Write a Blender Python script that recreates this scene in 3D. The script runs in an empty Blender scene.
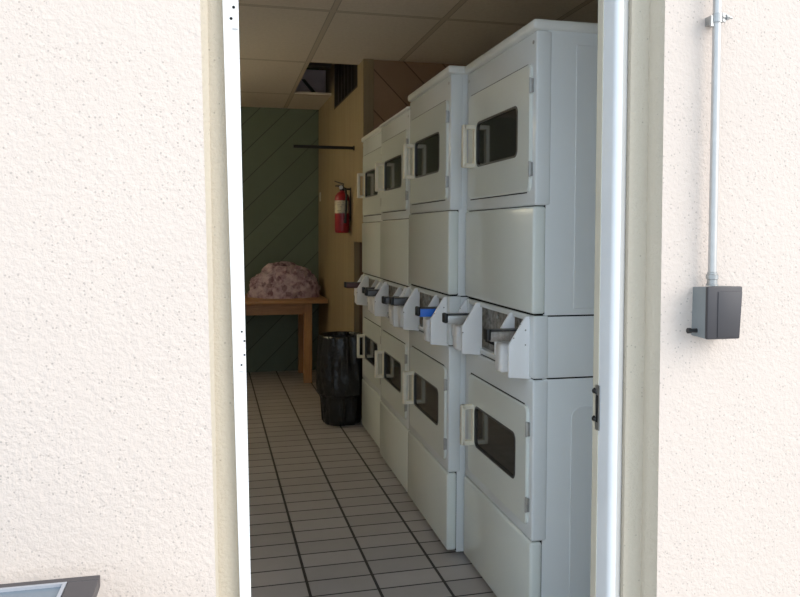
import bpy, bmesh, math, random
from mathutils import Vector, Matrix, noise

sc = bpy.context.scene
COL = sc.collection
random.seed(4)

# ------------------------------------------------------------------ camera
F, YAW, PITCH, ROLL, SH, CAM_H = 751.6634, .2293, .034, .0047, 40.6853, 1.3139
cd = bpy.data.cameras.new('camera')
cam = bpy.data.objects.new('camera', cd)
COL.objects.link(cam)
cd.sensor_width = 36.0
cd.lens = F / 800 * 36.0
cd.shift_y = -SH / 800
cd.clip_start = .02
cd.clip_end = 200
cam.matrix_world = (Matrix.Translation((0, 0, CAM_H)) @ Matrix.Rotation(-YAW, 4, 'Z')
                    @ Matrix.Rotation(math.pi / 2 - PITCH, 4, 'X') @ Matrix.Rotation(ROLL, 4, 'Z'))
sc.camera = cam

# ------------------------------------------------------------------ world, sun, exposure
world = bpy.data.worlds.new('world')
sc.world = world
world.use_nodes = True
wn = world.node_tree
bgn = wn.nodes['Background']
bgn.inputs[0].default_value = (.70, .845, 1.0, 1)
bgn.inputs[1].default_value = 1.0
sd = bpy.data.lights.new('sun', 'SUN')
sun = bpy.data.objects.new('sun', sd)
COL.objects.link(sun)
sd.energy = 1.6
sd.color = (1.0, .90, .79)
sd.angle = math.radians(55)
sun.location = (4, -4, 5)
sun.rotation_euler = Vector((-.95, .80, -.70)).to_track_quat('-Z', 'Y').to_euler()

sc.view_settings.view_transform = 'Standard'
sc.view_settings.look = 'None'
sc.view_settings.gamma = 1
sc.view_settings.use_curve_mapping = False
sc.view_settings.exposure = 0.88
sc.cycles.use_denoising = True
sc.cycles.max_bounces = 14
sc.cycles.diffuse_bounces = 8
sc.cycles.sample_clamp_indirect = 6


# ------------------------------------------------------------------ materials
class NT:
    def __init__(s, name):
        s.m = bpy.data.materials.new(name)
        s.m.use_nodes = True
        s.t = s.m.node_tree
        s.b = s.t.nodes['Principled BSDF']
        s._co = None

    def n(s, ty, **k):
        nd = s.t.nodes.new(ty)
        for a, v in k.items():
            setattr(nd, a, v)
        return nd

    def l(s, a, b):
        s.t.links.new(a, b)

    def co(s):
        if s._co is None:
            s._co = s.n('ShaderNodeTexCoord').outputs['Object']
        return s._co

    def put(s, sock, v):
        if hasattr(v, 'links') or isinstance(v, bpy.types.NodeSocket):
            s.l(v, sock)
        else:
            sock.default_value = v

    def math(s, op, a, b=0.0, c=0.0):
        nd = s.n('ShaderNodeMath', operation=op)
        for i, v in enumerate((a, b, c)):
            s.put(nd.inputs[i], v)
        return nd.outputs[0]

    def noise(s, scale, detail=3, rough=.55, vec=None):
        nd = s.n('ShaderNodeTexNoise')
        s.l(vec or s.co(), nd.inputs['Vector'])
        nd.inputs['Scale'].default_value = scale
        nd.inputs['Detail'].default_value = detail
        nd.inputs['Roughness'].default_value = rough
        return nd.outputs['Fac']

    def scale(s, sx, sy, sz):
        nd = s.n('ShaderNodeMapping')
        s.l(s.co(), nd.inputs[0])
        nd.inputs['Scale'].default_value = (sx, sy, sz)
        return nd.outputs[0]

    def ramp(s, fac, stops):
        nd = s.n('ShaderNodeValToRGB')
        s.l(fac, nd.inputs[0])
        el = nd.color_ramp.elements
        while len(el) < len(stops):
            el.new(.5)
        for e, (p, c) in zip(el, stops):
            e.position = p
            e.color = c if len(c) == 4 else (*c, 1)
        return nd.outputs[0]

    def mix(s, f, a, b):
        nd = s.n('ShaderNodeMix', data_type='RGBA')
        s.put(nd.inputs[0], f)
        s.put(nd.inputs[6], a if hasattr(a, 'links') else (*a, 1)[:4])
        s.put(nd.inputs[7], b if hasattr(b, 'links') else (*b, 1)[:4])
        return nd.outputs[2]

    def sep(s, v=None):
        nd = s.n('ShaderNodeSeparateXYZ')
        s.l(v or s.co(), nd.inputs[0])
        return nd.outputs

    def bump(s, h, strength=.3, dist=.005):
        nd = s.n('ShaderNodeBump')
        s.l(h, nd.inputs['Height'])
        nd.inputs['Strength'].default_value = strength
        nd.inputs['Distance'].default_value = dist
        s.l(nd.outputs[0], s.b.inputs['Normal'])

    def color(s, c):
        s.put(s.b.inputs['Base Color'], c if hasattr(c, 'links') else (*c, 1)[:4])

    def set(s, rough=.5, metal=0., spec=.5):
        s.b.inputs['Roughness'].default_value = rough
        s.b.inputs['Metallic'].default_value = metal
        s.b.inputs['Specular IOR Level'].default_value = spec
        return s.m


M = {}


def plain(name, c, rough=.5, metal=0., spec=.5, var=.06, vs=9., bump=0., bs=120.):
    t = NT(name)
    d = tuple(x * (1 - var) for x in c)
    u = tuple(min(1, x * (1 + var)) for x in c)
    t.color(t.ramp(t.noise(vs, 4), [(.3, d), (.7, u)]))
    if bump:
        t.bump(t.noise(bs, 3), bump, .002)
    M[name] = t.set(rough, metal, spec)
    return M[name]


def stucco(name, c, pits=.5):
    t = NT(name)
    n1 = t.noise(150, 3, .6)
    n2 = t.noise(70, 2)
    h = t.math('ADD', t.math('MULTIPLY', n1, .6), t.math('MULTIPLY', n2, .5))
    t.bump(h, .6, .006)
    base = t.ramp(t.noise(3, 3), [(.3, tuple(x * .97 for x in c)), (.7, c)])
    vo = t.n('ShaderNodeTexVoronoi')
    vo.inputs['Scale'].default_value = 105
    t.l(t.co(), vo.inputs['Vector'])
    sp = t.math('LESS_THAN', vo.outputs['Distance'], .20)
    pr = t.sep(vo.outputs['Color'])[0]
    rare = t.math('LESS_THAN', pr, pits)
    patch = t.math('GREATER_THAN', t.noise(5, 2), .42)
    f = t.math('MULTIPLY', t.math('MULTIPLY', sp, rare), t.math('MULTIPLY', patch, .48))
    t.color(t.mix(f, base, tuple(x * .45 for x in c)))
    M[name] = t.set(.85, 0, .2)


stucco('stucco', (.64, .555, .495), .60)
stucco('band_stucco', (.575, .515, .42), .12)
plain('frame_white', (.74, .75, .76), .35, var=.03, bump=.05, bs=60)
plain('strip_cream', (.62, .57, .46), .5, var=.05)
plain('enamel', (.81, .845, .85), .22, spec=.5, var=.015, vs=3)
plain('enamel_panel', (.80, .84, .80), .18, spec=.5, var=.015, vs=3)
plain('cap_white', (.82, .83, .80), .35, var=.02)
plain('handle_cream', (.90, .85, .70), .35, var=.04, vs=40)
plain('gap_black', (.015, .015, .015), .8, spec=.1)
plain('glass_dark', (.035, .036, .034), .08, spec=.6, var=.02)
plain('door_rim', (.03, .03, .03), .35)
plain('chrome_grey', (.50, .50, .49), .4, .6, var=.12, vs=30)
plain('dark_steel', (.10, .10, .105), .4, .7, var=.2, vs=30)
plain('slide_brown', (.34, .31, .28), .4, .4, var=.3, vs=60)
plain('slide_blue', (.03, .19, .80), .35, spec=.5, var=.05)
plain('slide_red', (.10, .05, .045), .4, .5, var=.2)
plain('black_rubber', (.012, .012, .013), .45)
plain('black_iron', (.03, .028, .027), .5, .4)
plain('emt', (.50, .49, .475), .42, .6, var=.05, vs=50)
plain('zinc', (.40, .40, .39), .38, .8, var=.12, vs=60)
plain('box_grey', (.215, .235, .24), .5, var=.06)
plain('box_dark', (.046, .042, .046), .5, var=.08)
plain('table_grey', (.066, .059, .062), .5, var=.05)
t = NT('bag_black')
t.color((.013, .013, .014))
t.bump(t.math('ADD', t.noise(16, 4, .65, t.scale(1, 1, .55)), t.math('MULTIPLY', t.noise(42, 3), .25)), .7, .016)
M['bag_black'] = t.set(.24, 0, .55)
plain('ext_red', (.30, .010, .018), .3, spec=.5, var=.06)
plain('label_cream', (.62, .55, .40), .5)
plain('lilac_board', (.85, .74, .80), .7, var=.1)
plain('dark_wood', (.035, .026, .02), .7, var=.2)
plain('duct_beam', (.06, .055, .055), .7)
plain('concrete', (.52, .50, .47), .85, var=.12, vs=2.5, bump=.15)
plain('inner_white', (.85, .83, .76), .7, var=.03)
plain('roof_grey', (.55, .53, .50), .9)
plain('alcove_brown', (.20, .125, .075), .6, var=.12)
plain('plate_ivory', (.7, .68, .6), .4)

t = NT('added_lamp_glow')  # emission of the added, unseen tube light
t.b.inputs['Emission Color'].default_value = (1.0, .88, .60, 1)
t.b.inputs['Emission Strength'].default_value = 16.5
t.color((.8, .8, .8))
M['added_lamp_glow'] = t.set(.4)

# stained coin plate
t = NT('coin_plate')
n = t.noise(38, 5, .7)
t.color(t.ramp(n, [(.35, (.10, .09, .08)), (.5, (.26, .24, .21)), (.68, (.40, .38, .34))]))
M['coin_plate'] = t.set(.45, .35)
# enamel of the coin guards, whitened for the sky light they catch, speckled with scratches
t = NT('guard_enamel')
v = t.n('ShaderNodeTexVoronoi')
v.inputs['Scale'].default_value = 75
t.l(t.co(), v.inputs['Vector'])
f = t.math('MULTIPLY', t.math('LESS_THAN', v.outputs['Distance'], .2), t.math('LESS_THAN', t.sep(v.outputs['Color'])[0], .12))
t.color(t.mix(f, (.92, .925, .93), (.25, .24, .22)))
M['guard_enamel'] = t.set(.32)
# tinted patio glass
t = NT('patio_glass')
t.color((.15, .19, .23))
M['patio_glass'] = t.set(.07, 0, .7)
plain('glass_rim', (.38, .39, .42), .3, var=.03)


def tile_floor():
    t = NT('floor_tile')
    o = t.sep()
    u = t.math('DIVIDE', t.math('ADD', t.math('ADD', o[0], t.math('MULTIPLY', t.math('SUBTRACT', o[1], 3.8), .018)), -.276 + 2.51), .2512)
    v = t.math('DIVIDE', t.math('ADD', t.math('SUBTRACT', o[1], t.math('MULTIPLY', o[0], .018)), -2.787 + .005 + 3.6195), .12065)
    fu, fv = t.math('FRACT', u), t.math('FRACT', v)
    du = t.math('ABSOLUTE', t.math('SUBTRACT', fu, .5))
    dv = t.math('ABSOLUTE', t.math('SUBTRACT', fv, .5))
    gu = t.math('GREATER_THAN', du, .5 - .0055 / .2512)
    gv = t.math('GREATER_THAN', dv, .5 - .0040 / .12065)
    g = t.math('MAXIMUM', gu, gv)
    cb = t.n('ShaderNodeCombineXYZ')
    t.l(t.math('FLOOR', u), cb.inputs[0])
    t.l(t.math('FLOOR', v), cb.inputs[1])
    wn_ = t.n('ShaderNodeTexWhiteNoise', noise_dimensions='3D')
    t.l(cb.outputs[0], wn_.inputs['Vector'])
    tile = t.ramp(wn_.outputs['Value'], [(0, (.44, .405, .395)), (1, (.52, .485, .475))])
    dirt = t.mix(t.math('MULTIPLY', t.noise(7, 5, .65), .45), tile, (.27, .24, .21))
    t.color(t.mix(g, dirt, (.030, .025, .022)))
    t.bump(t.math('SUBTRACT', t.math('MULTIPLY', t.noise(60, 3), .15), g), .5, .003)
    M['floor_tile'] = t.set(.5, 0, .4)


tile_floor()


def ceiling_mat():
    t = NT('ceiling_tile')
    o = t.sep()
    u = t.math('DIVIDE', t.math('ADD', o[0], -.555 + 6.05 + .3025), .605)
    v = t.math('DIVIDE', t.math('ADD', o[1], -5.16 + 6.1 + .61), 1.22)
    du = t.math('ABSOLUTE', t.math('SUBTRACT', t.math('FRACT', u), .5))
    dv = t.math('ABSOLUTE', t.math('SUBTRACT', t.math('FRACT', v), .5))
    gu = t.math('LESS_THAN', du, .012 / .605)
    gv = t.math('LESS_THAN', dv, .012 / 1.22)
    eu = t.math('LESS_THAN', t.math('ABSOLUTE', t.math('SUBTRACT', du, .014 / .605)), .004 / .605)
    ev = t.math('LESS_THAN', t.math('ABSOLUTE', t.math('SUBTRACT', dv, .014 / 1.22)), .004 / 1.22)
    bar = t.math('MAXIMUM', gu, gv)
    edge = t.math('MULTIPLY', t.math('MAXIMUM', eu, ev), t.math('SUBTRACT', 1.0, bar))
    base = t.ramp(t.noise(45, 5, .7), [(.3, (.66, .59, .51)), (.7, (.75, .68, .59))])
    c1 = t.mix(t.math('MULTIPLY', bar, .8), base, (.52, .45, .37))
    t.color(t.mix(t.math('MULTIPLY', edge, .55), c1, (.16, .13, .10)))
    t.bump(t.noise(160, 3), .25, .002)
    M['ceiling_tile'] = t.set(.85, 0, .2)


ceiling_mat()


def boards(name, axis, sign, spacing, phase, c, groove, gw=.006, grain=True, rough=.55):
    """diagonal boarding: grooves at 45 degrees in the plane of the wall"""
    t = NT(name)
    o = t.sep()
    a = o[axis]
    k = t.math('ADD', t.math('MULTIPLY', a, sign), t.math('ADD', o[2], phase + 20 * spacing))
    k = t.math('DIVIDE', k, spacing)
    d = t.math('ABSOLUTE', t.math('SUBTRACT', t.math('FRACT', k), .5))
    g = t.math('LESS_THAN', d, gw / spacing)
    wn_ = t.n('ShaderNodeTexWhiteNoise', noise_dimensions='1D')
    t.l(t.math('FLOOR', t.math('ADD', k, .5)), wn_.inputs['W'])
    base = t.mix(wn_.outputs['Value'], tuple(x * .9 for x in c), tuple(x * 1.1 for x in c))
    base = t.mix(t.math('MULTIPLY', t.noise(14, 4), .5), base, tuple(x * .7 for x in c))
    t.color(t.mix(g, base, groove))
    t.bump(t.math('SUBTRACT', 1.0, g), .6, .004)
    M[name] = t.set(rough, 0, .35)


boards('green_boards', 0, -1, .268, -1.33 + .134, (.155, .19, .135), (.075, .092, .066))
boards('brown_boards', 0, 1, .27, 0, (.44, .285, .18), (.19, .11, .065))

t = NT('cream_panel')
o = t.sep()
g = t.math('LESS_THAN', t.math('ABSOLUTE', t.math('SUBTRACT', t.math('FRACT', t.math('DIVIDE', t.math('ADD', o[1], .13), .405)), .5)), .006)
base = t.ramp(t.noise(1.5, 4, .6, t.scale(8, 8, .6)), [(.3, (.30, .23, .135)), (.7, (.37, .285, .165))])
t.color(t.mix(t.math('MULTIPLY', g, .6), base, (.25, .18, .09)))
M['cream_panel'] = t.set(.55, 0, .35)


def wood(name, c1, c2, sx, sy, sz):
    t = NT(name)
    n_ = t.noise(5, 5, .6, t.scale(sx, sy, sz))
    t.color(t.ramp(n_, [(.3, c1), (.7, c2)]))
    M[name] = t.set(.42, 0, .4)


wood('oak', (.34, .17, .07), (.50, .26, .11), 1.2, 14, 14)
wood('oak_leg', (.34, .17, .07), (.50, .26, .11), 14, 14, 1.2)

# printed bedding
t = NT('mauve_print')
v = t.n('ShaderNodeTexVoronoi')
v.inputs['Scale'].default_value = 14
t.l(t.co(), v.inputs['Vector'])
blot = t.math('LESS_THAN', t.math('ADD', v.outputs['Distance'], t.math('MULTIPLY', t.noise(30, 3), .6)), .66)
rare = t.math('LESS_THAN', t.sep(v.outputs['Color'])[0], .55)
c1 = t.ramp(t.noise(13, 5, .7), [(.38, (.24, .14, .18)), (.48, (.44, .32, .36)), (.6, (.58, .46, .49))])
t.color(t.mix(t.math('MULTIPLY', t.math('MULTIPLY', blot, rare), .55), c1, (.13, .06, .085)))
M['mauve_print'] = t.set(.9, 0, .15)

# extinguisher label with bands and rows of fine print
t = NT('ext_label')
o = t.sep()
row = t.math('LESS_THAN', t.math('FRACT', t.math('MULTIPLY', o[2], 70)), .35)
blk = t.math('GREATER_THAN', t.noise(60, 2), .5)
t.color(t.mix(t.math('MULTIPLY', t.math('MULTIPLY', row, blk), .7), (.62, .55, .40), (.12, .09, .06)))
M['ext_label'] = t.set(.5)


# ------------------------------------------------------------------ mesh helpers
def box(bm, x0, x1, y0, y1, z0, z1, bev=0., seg=2):
    x0, x1 = min(x0, x1), max(x0, x1)
    y0, y1 = min(y0, y1), max(y0, y1)
    z0, z1 = min(z0, z1), max(z0, z1)
    r = bmesh.ops.create_cube(bm, size=1)
    vs = r['verts']
    for v in vs:
        v.co = Vector(((x0 + x1) / 2 + v.co.x * (x1 - x0), (y0 + y1) / 2 + v.co.y * (y1 - y0), (z0 + z1) / 2 + v.co.z * (z1 - z0)))
    if bev > 0:
        es = list({e for v in vs for e in v.link_edges})
        bmesh.ops.bevel(bm, geom=es, offset=bev, segments=seg, profile=.5, affect='EDGES')
    return vs


def hexa(bm, lo, hi):
    """solid between two polygons lo and hi (lists of xyz, same order and count)"""
    a = [bm.verts.new(p) for p in lo]
    b = [bm.verts.new(p) for p in hi]
    k = len(a)
    bm.faces.new(list(reversed(a)))
    bm.faces.new(b)
    for i in range(k):
        bm.faces.new((a[i], a[(i + 1) % k], b[(i + 1) % k], b[i]))


def fixn(bm):
    bmesh.ops.recalc_face_normals(bm, faces=bm.faces[:])


def tube(bm, pts, r, seg=12, caps=True):
    pts = [Vector(p) for p in pts]
    rings = []
    up = None
    for i, p in enumerate(pts):
        if i == 0:
            d = pts[1] - p
        elif i == len(pts) - 1:
            d = p - pts[i - 1]
        else:
            d = (pts[i + 1] - p).normalized() + (p - pts[i - 1]).normalized()
        d.normalize()
        if up is None:
            up = Vector((0, 0, 1)) if abs(d.z) < .9 else Vector((1, 0, 0))
        s = d.cross(up).normalized()
        up = s.cross(d).normalized()
        rr = r[i] if isinstance(r, (list, tuple)) else r
        rings.append([bm.verts.new(p + (s * math.cos(2 * math.pi * j / seg) + up * math.sin(2 * math.pi * j / seg)) * rr) for j in range(seg)])
    for a, b in zip(rings, rings[1:]):
        for j in range(seg):
            bm.faces.new((a[j], a[(j + 1) % seg], b[(j + 1) % seg], b[j]))
    if caps:
        bm.faces.new(list(reversed(rings[0])))
        bm.faces.new(rings[-1])


def lathe(bm, prof, cx=0, cy=0, seg=28, fn=None):
    rings = []
    for r, z in prof:
        ring = []
        for j in range(seg):
            a = 2 * math.pi * j / seg
            rr = r if fn is None else fn(r, z, a)
            ring.append(bm.verts.new((cx + rr * math.cos(a), cy + rr * math.sin(a), z)))
        rings.append(ring)
    for a, b in zip(rings, rings[1:]):
        for j in range(seg):
            bm.faces.new((a[j], a[(j + 1) % seg], b[(j + 1) % seg], b[j]))
    if prof[0][0] > 1e-4:
        bm.faces.new(list(reversed(rings[0])))
    if prof[-1][0] > 1e-4:
        bm.faces.new(rings[-1])


def rrect(y0, y1, z0, z1, r, n=5):
    out = []
    for cy, cz, a0 in ((y1 - r, z1 - r, 0), (y0 + r, z1 - r, 90), (y0 + r, z0 + r, 180), (y1 - r, z0 + r, 270)):
        for k in range(n + 1):
            a = math.radians(a0 + 90 * k / n)
            out.append((cy + r * math.cos(a), cz + r * math.sin(a)))
    return out


def ring_plate(bm, outer, inner, x0, x1, chamfer=.003):
    """plate in the y-z plane with a hole; front at x0 (-x side), back at x1"""
    k = len(outer)

    def lp(pts, x):
        return [bm.verts.new((x, y, z)) for y, z in pts]

    cyo = sum(p[0] for p in outer) / k
    czo = sum(p[1] for p in outer) / k

    def ins(pts, d):
        w = max(p[0] for p in pts) - min(p[0] for p in pts)
        h = max(p[1] for p in pts) - min(p[1] for p in pts)
        return [(cyo + (y - cyo) * (1 - 2 * d / w), czo + (z - czo) * (1 - 2 * d / h)) for y, z in pts]
    a = lp(ins(outer, chamfer), x0)
    a2 = lp(outer, x0 + chamfer)
    b = lp(outer, x1)
    c = lp(inner, x1)
    d = lp(inner, x0)
    loops = [d, a, a2, b, c]
    for p, q in zip(loops, loops[1:] + loops[:1]):
        for i in range(k):
            j = (i + 1) % k
            bm.faces.new((p[i], p[j], q[j], q[i]))


def solid_plate(bm, outer, x0, x1):
    lo = [(x0, y, z) for y, z in outer]
    hi = [(x1, y, z) for y, z in outer]
    hexa(bm, lo, hi)


def obj(name, bm, m, parent=None, smooth=False, loc=None):
    fixn(bm)
    me = bpy.data.meshes.new(name)
    bm.to_mesh(me)
    bm.free()
    o_ = bpy.data.objects.new(name, me)
    COL.objects.link(o_)
    if m:
        me.materials.append(M[m])
    if smooth:
        for p in me.polygons:
            p.use_smooth = True
        me.set_sharp_from_angle(angle=math.radians(38))
    if parent:
        o_.parent = parent
    if loc:
        o_.location = loc
    return o_


def B():
    return bmesh.new()


def tag(o_, label, cat, group=None):
    o_['label'] = label
    o_['category'] = cat
    if group:
        o_['group'] = group
    return o_


def thing(name, label, cat, loc=(0, 0, 0), rz=0, group=None):
    o_ = bpy.data.objects.new(name, None)
    COL.objects.link(o_)
    o_.location = loc
    o_.rotation_euler = (0, 0, rz)
    o_.empty_display_size = .1
    return tag(o_, label, cat, group)


def struct(name, bm, m, parent=None, smooth=False):
    o_ = obj(name, bm, m, parent, smooth)
    if parent is None:
        o_['kind'] = 'structure'
    return o_


# ------------------------------------------------------------------ setting
CEIL = 2.465
TOP = 3.05
HEAD = 2.25        # door head height, above the picture


def lean(x_hi, z_hi, x_lo, z_lo):
    return lambda z: x_lo + (x_hi - x_lo) * (z - z_lo) / (z_hi - z_lo)


LW = lean(-.0428, 1.7405, -.0181, .6184)
LB = lean(-.0316, 1.7603, -.0160, .5874)
LF0 = lean(-.0025, 1.7583, .0275, .59)
LF1 = lean(.0144, 1.7595, .0333, .5888)
LF2 = lean(.0285, 1.7083, .0496, .5774)


def lean_solid(bm, poly, z0, z1):
    """poly: list of (x or x(z), y)"""
    def at(z):
        return [((x(z) if callable(x) else x), y, z) for x, y in poly]
    hexa(bm, at(z0), at(z1))


# ground outside
b = B()
box(b, -14, 14, -16, 1.46, -.12, -.03)
struct('ground', b, 'concrete')
# floor inside, carried through the doorway as a sill
b = B()
box(b, -1.2, 2.8, 1.46, 7.25, -.12, 0)
struct('floor', b, 'floor_tile')

# front wall, in stucco
b = B()
lean_solid(b, [(-6, 1.45), (LW, 1.45), (LB, 1.514), (LB, 1.56), (-6, 1.56)], -.03, HEAD + .09)
hexa(b, [(.921, 1.45, -.03), (6, 1.45, -.03), (6, 1.56, -.03), (.919, 1.56, -.03), (.919, 1.514, -.03)],
     [(.915, 1.45, HEAD + .09), (6, 1.45, HEAD + .09), (6, 1.56, HEAD + .09), (.919, 1.56, HEAD + .09), (.919, 1.514, HEAD + .09)])
box(b, -6, 6, 1.45, 1.56, HEAD + .09, TOP)
wf = struct('wall_front', b, 'stucco')
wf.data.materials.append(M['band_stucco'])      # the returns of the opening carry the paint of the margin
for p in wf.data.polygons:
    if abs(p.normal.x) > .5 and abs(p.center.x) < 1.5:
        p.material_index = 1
# recessed stucco margin round the frame
b = B()
lean_solid(b, [(LB, 1.514), (LF0, 1.514), (LF0, 1.555), (LB, 1.555)], -.03, HEAD + .045)
lean_solid(b, [(.8752, 1.514), (.919, 1.514), (.919, 1.555), (.8752, 1.555)], -.03, HEAD + .045)
box(b, -.045, .919, 1.514, 1.555, HEAD + .045, HEAD + .09)
struct('trim_1', b, 'band_stucco')

# painted steel door frame
b = B()
lean_solid(b, [(LF0, 1.495), (LF1, 1.495), (LF1, 1.512), (LF2, 1.516), (LF2, 1.572), (LF0, 1.572)], -.03, HEAD)
rp = [(.8750, 1.5280), (.8750, 1.572), (.8265, 1.572), (.8265, 1.506)]
rp += [(.8265 + .0145 * (1 - math.cos(a)), 1.506 - .013 * math.sin(a)) for a in (math.radians(k) for k in (20, 40, 60, 80))] + [(.8430, 1.4920), (.8520, 1.5060)]
rp = list(reversed(rp))
lean_solid(b, rp, -.03, HEAD)
box(b, -.02, .87, 1.495, 1.572, HEAD, HEAD + .045)
dframe = struct('door_1', b, 'frame_white', smooth=True)
dframe.data.set_sharp_from_angle(angle=math.radians(28))
dframe['label'] = 'white painted steel door frame with the door removed'
# cream strip along the inner edge of the right jamb
b = B()
box(b, .8250, .8270, 1.549, 1.5735, -.03, HEAD)
obj('jamb_strip', b, 'strip_cream', dframe)
# strike plate, bent lips and dark keep
b = B()
box(b, .8235, .8255, 1.541, 1.560, .866, .969, .0006)
sp = obj('strike_plate', b, 'zinc', dframe)
b = B()
box(b, .8228, .8240, 1.5465, 1.5535, .884, .946)
obj('keep', b, 'gap_black', sp)
for z in (.888, .952):
    b = B()
    hexa(b, [(.8215, 1.552, z - .004), (.8215, 1.570, z - .004), (.8250, 1.570, z - .004), (.8250, 1.552, z - .004)],
         [(.8185, 1.556, z + .003), (.8185, 1.566, z + .003), (.8250, 1.568, z + .008), (.8250, 1.554, z + .008)])
    obj('lip', b, 'black_iron', sp)
# hinge leaves left on the hinge jamb, with screw holes
for z0, z1, holes in ((1.708, 1.83, ((.0185, 1.7484), (.0135, 1.7229), (.0165, 1.79), (.0165, 1.815))), (1.038, 1.132, ((.0375, 1.0703), (.0318, 1.0505), (.0325, 1.1164), (.0375, 1.098)))):
    b = B()
    lean_solid(b, [(LF1, 1.5085), (lambda z: LF2(z) - .0012, 1.5085), (lambda z: LF2(z) - .0012, 1.5165), (LF1, 1.514)], z0, z1)
    hl = obj('hinge_leaf', b, 'frame_white', dframe)
    for x, z in holes:
        b = B()
        hy_ = 1.5078 if x > LF1(z) else 1.4945
        tube(b, [(x, hy_, z), (x, hy_ + .0017, z)], .0030 if z > 1.5 else .0020, 10)
        obj('screw_hole', b, 'gap_black', hl)

# inside of the front wall, and the other walls
b = B()
box(b, -1.2, LF0(2) - .02, 1.56, 1.575, 0, TOP)
box(b, .88, 2.8, 1.56, 1.575, 0, TOP)
box(b, -.12, .88, 1.56, 1.575, HEAD + .05, TOP)
struct('trim_2', b, 'inner_white')
b = B()
box(b, -1.3, -1.2, 1.56, 7.3, -.03, TOP)
struct('wall_left', b, 'inner_white')
b = B()
box(b, 2.75, 2.9, 1.56, 7.3, -.03, TOP)
struct('wall_right', b, 'inner_white')
b = B()
box(b, -1.3, 2.9, 7.12, 7.3, -.03, TOP)
struct('wall_back', b, 'green_boards')


# long panelled wall at the right, slightly askew, with a low recess and a vent opening
def wx(y):
    return .905 + (.868 - .905) * (y - 4.98) / (7.12 - 4.98)


def wall_seg(bm, y0, y1, z0, z1, th=.04):
    hexa(bm, [(wx(y0), y0, z0), (wx(y0) + th, y0, z0), (wx(y1) + th, y1, z0), (wx(y1), y1, z0)],
         [(wx(y0), y0, z1), (wx(y0) + th, y0, z1), (wx(y1) + th, y1, z1), (wx(y1), y1, z1)])


V0, V1, VZ0, VZ1 = 5.18, 6.22, 2.32, 2.80
b = B()
wall_seg(b, 4.98, 5.30, 1.245, VZ0)
wall_seg(b, 5.30, 7.12, 0, VZ0)
wall_seg(b, V1, 7.12, VZ0, TOP)
wall_seg(b, 4.98, V1, VZ1, TOP)
wall_seg(b, 4.98, V0, VZ0, VZ1)
struct('wall_rear_right', b, 'cream_panel')
b = B()
box(b, 1.02, 1.04, 4.96, 5.32, 0, 1.262)
box(b, .90, 1.02, 5.302, 5.32, 0, 1.262)
box(b, .91, 1.02, 4.985, 5.302, 1.247, 1.262)
struct('trim_3', b, 'alcove_brown')
# warm tube light added out of view to brighten the back of the room
lt = thing('added_wall_light', 'long warm tube light added out of view high on the cream left wall to brighten the room', 'light', (-1.2, 5.3, 2.05))
b = B()
box(b, 0, .05, -.64, .64, -.05, .05, .004)
obj('housing', b, 'cap_white', lt)
b = B()
tube(b, [(.085, -.60, 0), (.085, .60, 0)], .019, 16)
obj('tube', b, 'added_lamp_glow', lt, True)
for y in (-.61, .61):
    b = B()
    box(b, .05, .10, y - .012, y + .012, -.028, .028, .003)
    obj('end_cap', b, 'cap_white', lt)
# return wall behind the farthest machine
b = B()
box(b, .95, 2.9, 4.970, 5.06, 1.25, TOP)
struct('wall_inner', b, 'brown_boards')
b = B()
box(b, .900, .972, 4.955, 4.972, 1.245, CEIL, .003)
struct('trim_4', b, 'cream_panel')

# suspended ceiling with one tile missing
HX0, HX1, HY0, HY1 = .567, .93, 5.155, 6.35
b = B()
box(b, -1.2, HX0, 1.575, 7.12, CEIL, CEIL + .02)
box(b, HX0, 2.75, 1.575, HY0, CEIL, CEIL + .02)
box(b, HX0, .98, HY1, 7.12, CEIL, CEIL + .02)
struct('ceiling', b, 'ceiling_tile')
b = B()
box(b, -6, 6, 1.2, 7.6, TOP, TOP + .12)
struct('roof', b, 'roof_grey')

# what shows through the missing tile
b = B()
box(b, .15, .87, 6.62, 7.05, CEIL + .025, 2.73)
du = tag(obj('duct_box', b, 'lilac_board'), 'pale mauve boxed duct above the missing ceiling tile', 'duct')
b = B()
hexa(b, [(.655, 6.607, 2.640), (.685, 6.607, 2.640), (.800, 6.607, 2.51), (.765, 6.607, 2.51)],
     [(.655, 6.619, 2.640), (.685, 6.619, 2.640), (.800, 6.619, 2.51), (.765, 6.619, 2.51)])
obj('brace', b, 'duct_beam', du)
b = B()
box(b, -1.15, .83, 5.95, 6.05, 2.62, 2.80, .004)
tag(obj('ceiling_joist', b, 'duct_beam'), 'dark timber crossing the gap above the missing ceiling tile', 'joist')

# wall vent with upright slats
vt = thing('wall_vent', 'dark slatted vent high on the cream panelled wall beside the missing ceiling tile', 'vent', (wx(5.5), 5.5, VZ0))
b = B()
for y0, y1, z0, z1 in ((V0, V1, VZ0, VZ0 + .02), (V0, V0 + .06, VZ0, VZ1), (V1 - .03, V1, VZ0, VZ1)):
    hexa(b, [(wx(y0) - wx(5.5) + .004, y0 - 5.5, z0 - VZ0), (wx(y0) - wx(5.5) + .06, y0 - 5.5, z0 - VZ0), (wx(y1) - wx(5.5) + .06, y1 - 5.5, z0 - VZ0), (wx(y1) - wx(5.5) + .004, y1 - 5.5, z0 - VZ0)],
         [(wx(y0) - wx(5.5) + .004, y0 - 5.5, z1 - VZ0), (wx(y0) - wx(5.5) + .06, y0 - 5.5, z1 - VZ0), (wx(y1) - wx(5.5) + .06, y1 - 5.5, z1 - VZ0), (wx(y1) - wx(5.5) + .004, y1 - 5.5, z1 - VZ0)])
obj('vent_frame', b, 'dark_wood', vt)
b = B()
box(b, .075, .085, V0 - 5.5 + .01, V1 - 5.5, .0, VZ1 - VZ0)
obj('backing', b, 'gap_black', vt)
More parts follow.
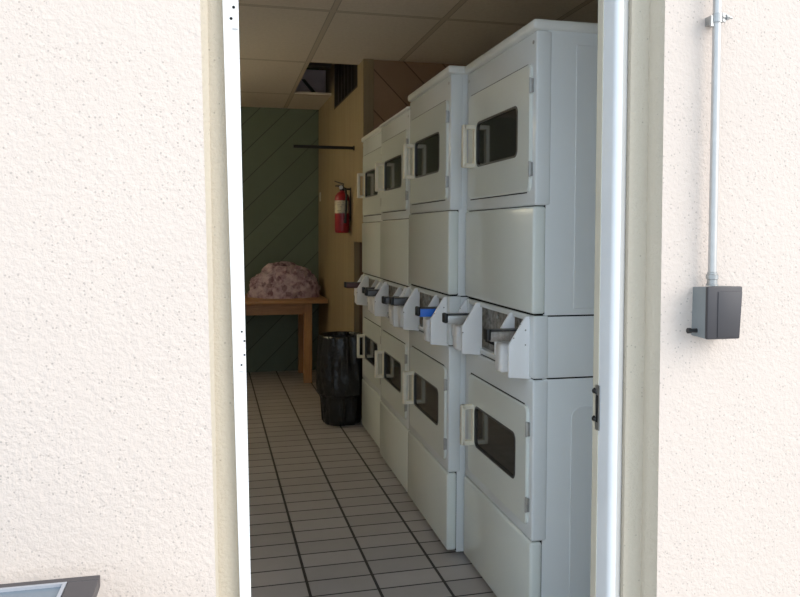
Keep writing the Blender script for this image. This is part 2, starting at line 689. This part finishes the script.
for k in range(6):
    y = V0 + .15 + k * .145
    b = B()
    box(b, wx(y) - wx(5.5) + .012, wx(y) - wx(5.5) + .07, y - 5.5, y - 5.5 + .025, .02, VZ1 - VZ0)
    obj('slat', b, 'dark_wood', vt)


# ------------------------------------------------------------------ stacked dryers
def make_dryer(label, loc, zs, slides, top=1.972):
    R = thing('stacked_dryer', label, 'dryer', loc, 0, 'row of stacked laundry machines')
    R.scale = (1, 1, zs)
    Y0, Y1 = -.014, .664
    # cabinet
    b = B()
    box(b, .036, .69, Y0 + .004, Y1 - .004, .012, .30, .004)
    box(b, .036, .69, Y0 + .002, Y1 - .002, .02, .855, .004)
    box(b, .036, .69, Y0 + .001, Y1 - .001, .858, 1.052, .004)
    box(b, .036, .69, Y0 + .002, Y1 - .002, 1.055, 1.94, .004)
    for fx in (.08, .62):
        for fy in (.04, .60):
            tube(b, [(fx, fy, 0), (fx, fy, .02)], .02, 10)
    cab = obj('cabinet', b, 'enamel', R, True)
    # pressed side panels
    b = B()
    box(b, .134, .66, Y0 - .0005, Y0 + .006, 1.075, 1.90, .0015, 1)
    obj('side_panel', b, 'enamel', cab)
    b = B()
    pts = rrect(.132, .64, .06, .762, .035, 6)
    hexa(b, [(x, Y0 + .006, z) for x, z in pts], [(x, Y0 - .0005, z) for x, z in pts])
    obj('side_panel', b, 'enamel', cab)
    b = B()
    box(b, -.012, .69, Y0 - .006, Y1 + .003, 1.9385, top, .011, 3)
    obj('top_cap', b, 'cap_white', R, True)

    def front_frame(name, z0, z1, m='enamel', x0=0., x1=.052, bv=.007):
        bb = B()
        box(bb, x0, x1, Y0, Y1, z0, z1, bv, 3)
        return obj(name, bb, m, R, True)
    front_frame('upper_front', 1.3995, 1.938)
    front_frame('access_panel', 1.061, 1.3965, 'enamel_panel', -.005, .038, .008)
    front_frame('lower_front', .342, .8525)
    front_frame('kick_panel', .022, .3385, 'enamel_panel', -.004, .038, .010)
    # dark seams
    b = B()
    for z in (.34, .8545, 1.057, 1.398):
        box(b, .008, .036, Y0 + .012, Y1 - .012, z - .006, z + .006)
    box(b, .0335, .0365, Y0 + .0035, Y1 - .0035, 1.06, 1.93)
    box(b, .0335, .0365, Y0 + .0035, Y1 - .0035, .02, .84)
    for z in (.8565, 1.0535):
        box(b, .05, .685, Y0 + .0035, Y1 - .0035, z - .0025, z + .0025)
    obj('seam', b, 'gap_black', R)

    def door(name, z0, z1, y1, wy0, wy1, wz0, wz1, hy, hz0, hz1):
        bb2 = B()
        outer = rrect(.014, y1, z0, z1, .022, 6)
        inner = rrect(wy0, wy1, wz0, wz1, .026, 6)
        ring_plate(bb2, outer, inner, -.009, .002, .004)
        d = obj(name, bb2, 'enamel_panel', R)
        # black strips standing in for the shadow gap at the door's head and foot
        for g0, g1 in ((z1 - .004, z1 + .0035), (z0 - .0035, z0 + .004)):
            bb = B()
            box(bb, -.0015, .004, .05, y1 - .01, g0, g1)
            obj('gap_shade', bb, 'gap_black', d)
        bb = B()
        ring_plate(bb, rrect(wy0 - .001, wy1 + .001, wz0 - .001, wz1 + .001, .027, 6), rrect(wy0 + .006, wy1 - .006, wz0 + .006, wz1 - .006, .021, 6), -.0105, .001, .001)
        obj('window_rim', bb, 'door_rim', d)
        bb = B()
        solid_plate(bb, rrect(wy0 + .001, wy1 - .001, wz0 + .001, wz1 - .001, .025, 6), -.0045, .0005)
        obj('window', bb, 'glass_dark', d)
        # loop handle standing off the door
        bb = B()
        w = .0125
        hx = -.058
        box(bb, hx, hx + .016, hy - w, hy + w, hz0, hz1, .004)
        box(bb, hx + .002, -.006, hy - w, hy + w, hz1 - .017, hz1, .004)
        box(bb, hx + .002, -.006, hy - w, hy + w, hz0, hz0 + .017, .004)
        box(bb, -.013, -.007, hy - w, hy + w, hz0 + .004, hz1 - .004, .002)
        obj('handle', bb, 'handle_cream', d, True)
        for hz in (z0 + .07, z1 - .07):
            bb = B()
            box(bb, -.0105, .001, .004, .014, hz - .022, hz + .022, .002)
            tube(bb, [(-.010, .0105, hz - .024), (-.010, .0105, hz + .024)], .0035, 8)
            obj('hinge', bb, 'zinc', d)
        return d
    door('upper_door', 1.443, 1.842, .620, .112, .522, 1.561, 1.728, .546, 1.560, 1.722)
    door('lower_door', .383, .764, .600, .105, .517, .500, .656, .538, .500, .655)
    # screws at the head of the front
    for y in (.010, .640):
        b = B()
        tube(b, [(-.0015, y, 1.905), (.002, y, 1.905)], .006, 10)
        obj('screw', b, 'zinc', R)
    # coin strip between the two machines: lips, end cheek, stained plate
    b = B()
    box(b, 0, .052, Y0, .028, .8565, 1.0545, .007, 3)
    box(b, 0, .052, .626, Y1, .8565, 1.0545, .007, 3)
    box(b, .002, .0345, .02, .64, 1.034, 1.0535, .003)
    box(b, .002, .0345, .02, .64, .8575, .878, .003)
    obj('coin_housing', b, 'enamel', R, True)
    b = B()
    box(b, .024, .034, .026, .628, .876, 1.036)
    cp = obj('coin_plate', b, 'coin_plate', R)
    b = B()
    box(b, .014, .0245, .225, .47, .905, .928, .001)
    obj('coin_slot', b, 'gap_black', cp)
    b = B()
    tube(b, [(.019, .36, 1.012), (.0245, .36, 1.012)], .008, 12)
    obj('plate_screw', b, 'chrome_grey', cp)

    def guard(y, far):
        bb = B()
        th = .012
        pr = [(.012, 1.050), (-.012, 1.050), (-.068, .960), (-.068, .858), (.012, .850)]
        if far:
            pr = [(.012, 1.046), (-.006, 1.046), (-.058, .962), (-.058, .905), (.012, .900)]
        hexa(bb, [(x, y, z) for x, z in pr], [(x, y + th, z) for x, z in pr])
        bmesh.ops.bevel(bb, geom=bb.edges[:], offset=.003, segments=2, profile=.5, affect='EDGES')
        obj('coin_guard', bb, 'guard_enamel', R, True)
        if far:
            bb = B()
            box(bb, -.056, .022, y - .045, y + .012, .852, .952, .012, 3)
            obj('coin_vault', bb, 'guard_enamel', R, True)
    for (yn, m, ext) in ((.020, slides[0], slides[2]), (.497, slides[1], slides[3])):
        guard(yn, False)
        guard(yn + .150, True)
        ys = yn + .076
        bb = B()
        box(bb, -ext, .024, ys - .008, ys + .022, .962, .996, .005, 2)
        s_ = obj('coin_slide', bb, m, R, True)
        bb = B()
        box(bb, -ext + .004, .024, ys - .010, ys + .026, .996, 1.001, .001, 1)
        obj('slide_cover', bb, 'dark_steel', s_)
        bb = B()
        box(bb, -ext - .013, -ext + .002, ys - .013, ys + .027, .966, 1.004, .005, 2)
        obj('slide_grip', bb, 'black_rubber', s_, True)
    return R


XS = [.936, .8768, .8794, .8979]
YS = [2.189, 2.897, 3.592, 4.284]
make_dryer('stacked white dryer nearest the doorway, its whole plain side panel showing', (XS[0], YS[0], 0), 1.0, ('slide_brown', 'chrome_grey', .105, .105))
make_dryer('second stacked white dryer from the doorway, the one with a blue coin slide', (XS[1], YS[1], 0), 1.003, ('slide_blue', 'dark_steel', .095, .10))
make_dryer('third stacked white dryer from the doorway, top lower than the second', (XS[2], YS[2], 0), .988, ('dark_steel', 'dark_steel', .095, .095), top=1.950)
make_dryer('farthest stacked white dryer, standing beside the black trash bag', (XS[3], YS[3], 0), .984, ('dark_steel', 'slide_red', .09, .125))

# ------------------------------------------------------------------ back of the room
tb = thing('wooden_table', 'brown wooden table against the green boarded wall', 'table', (.15, 6.76, 0))
TX, TY = .15, 6.76
b = B()
box(b, -.60 - TX, .862 - TX, 6.41 - TY, 7.10 - TY, .700, .735, .006)
obj('tabletop', b, 'oak', tb, True)
b = B()
box(b, -.5 - TX, .68 - TX, 6.505 - TY, 6.53 - TY, .600, .700, .003)
obj('apron', b, 'oak', tb)
b = B()
box(b, -.5 - TX, .68 - TX, 7.03 - TY, 7.05 - TY, .600, .700, .003)
obj('apron', b, 'oak', tb)
for sx in (-.52, .637):
    b = B()
    box(b, sx - TX, sx + .02 - TX, 6.53 - TY, 7.03 - TY, .600, .700, .003) if sx < 0 else box(b, .715 - TX, .735 - TX, 6.53 - TY, 7.03 - TY, .61, .700, .003)
    obj('apron', b, 'oak', tb)
for sx, sy in ((.667, 6.50), (.667, 6.985), (-.55, 6.50), (-.55, 6.985)):
    b = B()
    box(b, sx - TX, sx + .070 - TX, sy - TY, sy + .070 - TY, 0, .702, .004)
    obj('leg', b, 'oak_leg', tb)

# heaped patterned bedding
b = B()
NU, NV = 72, 34
CX, CY, RX, RY, RZ = .520, 6.77, .295, .235, .295
vv = []
for i in range(NV + 1):
    row = []
    for j in range(NU):
        a = 2 * math.pi * j / NU
        ph = (math.pi / 2) * i / NV
        d = Vector((math.cos(a) * math.cos(ph) , math.sin(a) * math.cos(ph), math.sin(ph)))
        p = Vector((d.x * 1.0, d.y * 1.0, d.z))
        q = p * 2.1 + Vector((3.1, 1.7, .4))
        f1 = noise.noise(q)
        f2 = noise.noise(p * 5.0 + Vector((7, 2, 5)))
        fold = 1 - abs(noise.noise(p * 3.3 + Vector((1.5, 9, 2)))) * 2
        k = 1 + .11 * f1 + .06 * f2 + .11 * (fold - .6)
        ex = .62
        hx_ = math.copysign(abs(d.x) ** .9, d.x)
        z = RZ * (d.z ** .85) * k * (1.0 - .12 * max(0, -d.x - .3))
        row.append(b.verts.new((CX + RX * hx_ * k * (1 + .06 * (1 - d.z)), CY + RY * d.y * k, .7355 + max(0, z))))
    vv.append(row)
for i in range(NV):
    for j in range(NU):
        b.faces.new((vv[i][j], vv[i][(j + 1) % NU], vv[i + 1][(j + 1) % NU], vv[i + 1][j]))
b.faces.new(list(reversed(vv[0])))
bmesh.ops.remove_doubles(b, verts=b.verts[:], dist=.0008)
pl = obj('bedding', b, 'mauve_print', None, True)
tag(pl, 'heap of mauve and dark patterned bedding lying on the wooden table', 'bedding')

# trash bin wrapped in a black bag
BX, BY = .783, 5.105
tr = thing('trash_bin', 'round trash bin wrapped in a black plastic bag on the tiled floor', 'trash bin', (BX, BY, 0))
b = B()
lathe(b, [(.105, .004), (.125, .06), (.138, .585), (.130, .585), (.12, .06), (.0, .02)], seg=28)
obj('bin', b, 'black_rubber', tr, True)


def bagfn(r, z, a):
    if r < .05:
        return r
    f = noise.noise(Vector((math.cos(a) * 2.2, math.sin(a) * 2.2, z * 3.5)))
    g = abs(noise.noise(Vector((math.cos(a) * 4.5 + 4, math.sin(a) * 4.5, z * 2.2 + 3))))
    return r * 1.10 * (1 + .06 * f) - .034 * g


prof = [(.05, .0035), (.115, .006), (.128, .03), (.131, .09), (.134, .15), (.137, .19), (.146, .205), (.156, .215), (.160, .25), (.163, .31), (.163, .38), (.162, .45), (.160, .52), (.156, .575), (.152, .600), (.146, .612), (.138, .610), (.130, .595), (.125, .54), (.122, .45), (.118, .30)]
# resample for folds
pr2 = []
for (r0, z0), (r1, z1) in zip(prof, prof[1:]):
    for k in range(3):
        pr2.append((r0 + (r1 - r0) * k / 3, z0 + (z1 - z0) * k / 3))
pr2.append(prof[-1])
b = B()
lathe(b, pr2, seg=72, fn=bagfn)
obj('bag', b, 'bag_black', tr, True)

# fire extinguisher on the panelled wall
EX, EY = .834, 5.44
ex = thing('fire_extinguisher', 'red fire extinguisher hung on the cream panelled wall', 'fire extinguisher', (EX, EY, 1.307))
b = B()
lathe(b, [(.0, .0), (.045, .0), (.052, .008), (.054, .02), (.054, .245), (.050, .270), (.036, .290), (.020, .300), (.016, .312), (.0, .312)], seg=28)
obj('cylinder', b, 'ext_red', ex, True)
b = B()
for k in range(24):
    pass
seg = 24
ra = []
for k in range(seg + 1):
    a = math.radians(130 + 190 * k / seg)
    ra.append((b.verts.new((.0548 * math.cos(a), .0548 * math.sin(a), .142)), b.verts.new((.0548 * math.cos(a), .0548 * math.sin(a), .235))))
for p, q in zip(ra, ra[1:]):
    b.faces.new((p[0], q[0], q[1], p[1]))
obj('label', b, 'ext_label', ex, True)
b = B()
tube(b, [(0, 0, .305), (0, 0, .335)], .018, 14)
box(b, -.05, .012, -.010, .010, .335, .347, .003)
hexa(b, [(-.055, -.009, .372), (.014, -.009, .350), (.014, .009, .350), (-.055, .009, .372)],
     [(-.055, -.009, .378), (.014, -.009, .358), (.014, .009, .358), (-.055, .009, .378)])
obj('valve', b, 'black_rubber', ex, True)
b = B()
tube(b, [(.010, -.018, .325), (.018, -.05, .320), (.022, -.068, .27), (.018, -.070, .16), (.012, -.068, .07)], [.008, .008, .008, .008, .011], 10)
obj('hose', b, 'black_rubber', ex, True)
b = B()
tube(b, [(-.012, -.020, .33), (-.012, -.032, .33)], .014, 14)
obj('gauge', b, 'chrome_grey', ex)
b = B()
wb = wx(EY) - EX
box(b, wb - .004, wb + .001, -.014, .014, .09, .33, .001)
box(b, .02, wb, -.010, .010, .312, .325, .001)
box(b, .052, wb, -.014, .014, .10, .12, .001)
obj('wall_bracket', b, 'black_iron', ex)

# dark bar sticking out from the wall
rb = thing('hanging_bar', 'thin dark bar sticking out from the cream wall above the fire extinguisher', 'bar', (wx(5.3), 5.3, 1.91))
b = B()
tube(b, [(-.43, .0, 0), (-.005, 0, 0)], .011, 10)
obj('rod', b, 'black_iron', rb, True)
b = B()
tube(b, [(-.008, .0, 0), (.002, 0, 0)], .017, 16)
obj('flange', b, 'black_iron', rb)
# small pale plate in the far corner
sw = thing('light_switch', 'small pale switch plate in the far corner beside the green wall', 'switch', (wx(7.0), 7.0, 1.64))
b = B()
box(b, -.005, .003, -.030, .030, -.042, .042, .002)
obj('plate', b, 'plate_ivory', sw)
b = B()
box(b, -.011, -.005, -.005, .005, -.005, .012, .002)
obj('toggle', b, 'plate_ivory', sw)

# ------------------------------------------------------------------ outside, on and by the front wall
cx, cy = 1.0212, 1.420
cn = thing('conduit', 'galvanised conduit pipe running down the stucco wall into the dark electrical box', 'conduit', (cx, cy, 1.202))
b = B()
tube(b, [(0, 0, .02), (0, 0, .9), (0, 0, 1.80)], .0088, 20)
obj('pipe', b, 'emt', cn, True)
b = B()
lathe(b, [(.0, 0), (.0125, 0), (.0125, .004), (.0105, .005), (.0105, .014), (.0128, .015), (.0128, .024), (.0105, .025), (.0105, .029), (.0088, .030)], seg=20)
obj('connector', b, 'zinc', cn, True)
st = thing('pipe_clamp', 'zinc pipe clamp with side bolt gripping the conduit high on the wall', 'clamp', (cx, cy, 1.770))
b = B()
box(b, -.0165, -.0085, -.003, .003, -.017, .007, .001)
box(b, -.0075, .0075, .0085, .0301, -.008, .010)
# strap bent round the pipe
pp = []
for k in range(9):
    a = math.radians(180 + 180 * k / 8)
    pp.append((.0096 * math.cos(a), .0096 * math.sin(a)))
po = [(.0112 * x / .0096, .0112 * y / .0096) for x, y in pp]
for i in range(8):
    hexa(b, [(pp[i][0], pp[i][1], -.008), (pp[i + 1][0], pp[i + 1][1], -.008), (po[i + 1][0], po[i + 1][1], -.008), (po[i][0], po[i][1], -.008)],
         [(pp[i][0], pp[i][1], .011), (pp[i + 1][0], pp[i + 1][1], .011), (po[i + 1][0], po[i + 1][1], .011), (po[i][0], po[i][1], .011)])
box(b, .0092, .0115, 0, .0301, -.008, .011)
box(b, .0115, .020, -.004, .002, -.006, .013, .001)
obj('strap', b, 'zinc', st)
b = B()
tube(b, [(.0115, -.003, .004), (.034, -.003, .004)], .0028, 10)
tube(b, [(.019, -.003, .004), (.025, -.003, .004)], .0062, 6)
obj('bolt', b, 'zinc', st)

bxr = thing('switch_box', 'dark brown and grey electrical box at the foot of the conduit', 'electrical box', (1.0295, 1.45, 1.146))
b = B()
hexa(b, [(-.0415, -.056, -.054), (.036, -.056, -.054), (.036, .002, -.054), (-.0355, .002, -.054)],
     [(-.0415, -.056, .0555), (.0405, -.056, .0555), (.0405, .002, .0535), (-.0335, .002, .0515)])
obj('box_body', b, 'box_grey', bxr)
b = B()
hexa(b, [(-.0425, -.065, -.055), (.0365, -.065, -.055), (.0370, -.055, -.055), (-.0425, -.055, -.055)],
     [(-.0425, -.065, .0565), (.0415, -.065, .0565), (.0415, -.055, .0565), (-.0425, -.055, .0565)])
bmesh.ops.bevel(b, geom=b.edges[:], offset=.003, segments=2, profile=.5, affect='EDGES')
cv = obj('cover', b, 'box_dark', bxr, True)
b = B()
hexa(b, [(-.019, -.0670, -.051), (.0345, -.0670, -.051), (.0345, -.064, -.051), (-.019, -.064, -.051)],
     [(-.019, -.0670, .046), (.0395, -.0670, .046), (.0395, -.064, .046), (-.019, -.064, .046)])
bmesh.ops.bevel(b, geom=b.edges[:], offset=.0015, segments=2, profile=.5, affect='EDGES')
obj('flap', b, 'box_dark', cv, True)
b = B()
tube(b, [(-.056, -.022, -.041), (-.034, -.022, -.041)], .0045, 12)
tube(b, [(-.060, -.022, -.041), (-.053, -.022, -.041)], .006, 12)
obj('knob', b, 'black_rubber', bxr, True)

# glass topped patio table at the lower left
pt = thing('patio_table', 'dark grey framed table with a glass top, outside against the stucco wall', 'table', (-.75, 1.0, -.03))
px, py, pz = -.75, 1.0, -.03
zt = .711 - pz
x0, x1, y0, y1 = -1.30 - px, -.2142 - px, .55 - py, 1.3845 - py
b = B()
box(b, x0, x1, y1 - .018, y1, zt - .022, zt, .0015)
box(b, x0, x1, y0, y0 + .05, zt - .022, zt, .0015)
box(b, x0, x0 + .05, y0 + .05, y1 - .018, zt - .022, zt, .0015)
box(b, x1 - .050, x1, y0 + .05, y1 - .018, zt - .022, zt, .0015)
obj('frame', b, 'table_grey', pt)
b = B()
box(b, x0 + .048, x1 - .049, y0 + .048, y1 - .017, zt - .016, zt - .004)
gt = obj('glass_top', b, 'patio_glass', pt)
b = B()
w = .006
box(b, x0 + .05, x1 - .051, y1 - .0185 - w, y1 - .0185, zt - .004, zt + .001)
box(b, x0 + .05, x1 - .051, y0 + .05, y0 + .05 + w, zt - .004, zt + .001)
box(b, x0 + .05, x0 + .05 + w, y0 + .05 + w, y1 - .0185 - w, zt - .004, zt + .001)
box(b, x1 - .051 - w, x1 - .051, y0 + .05 + w, y1 - .0185 - w, zt - .004, zt + .001)
obj('glass_rim', b, 'glass_rim', gt)
for lx, ly in ((x0 + .01, y0 + .01), (x1 - .05, y0 + .01), (x0 + .01, y1 - .05), (x1 - .05, y1 - .05)):
    b = B()
    box(b, lx, lx + .04, ly, ly + .04, 0, zt - .021, .002)
    obj('leg', b, 'table_grey', pt)
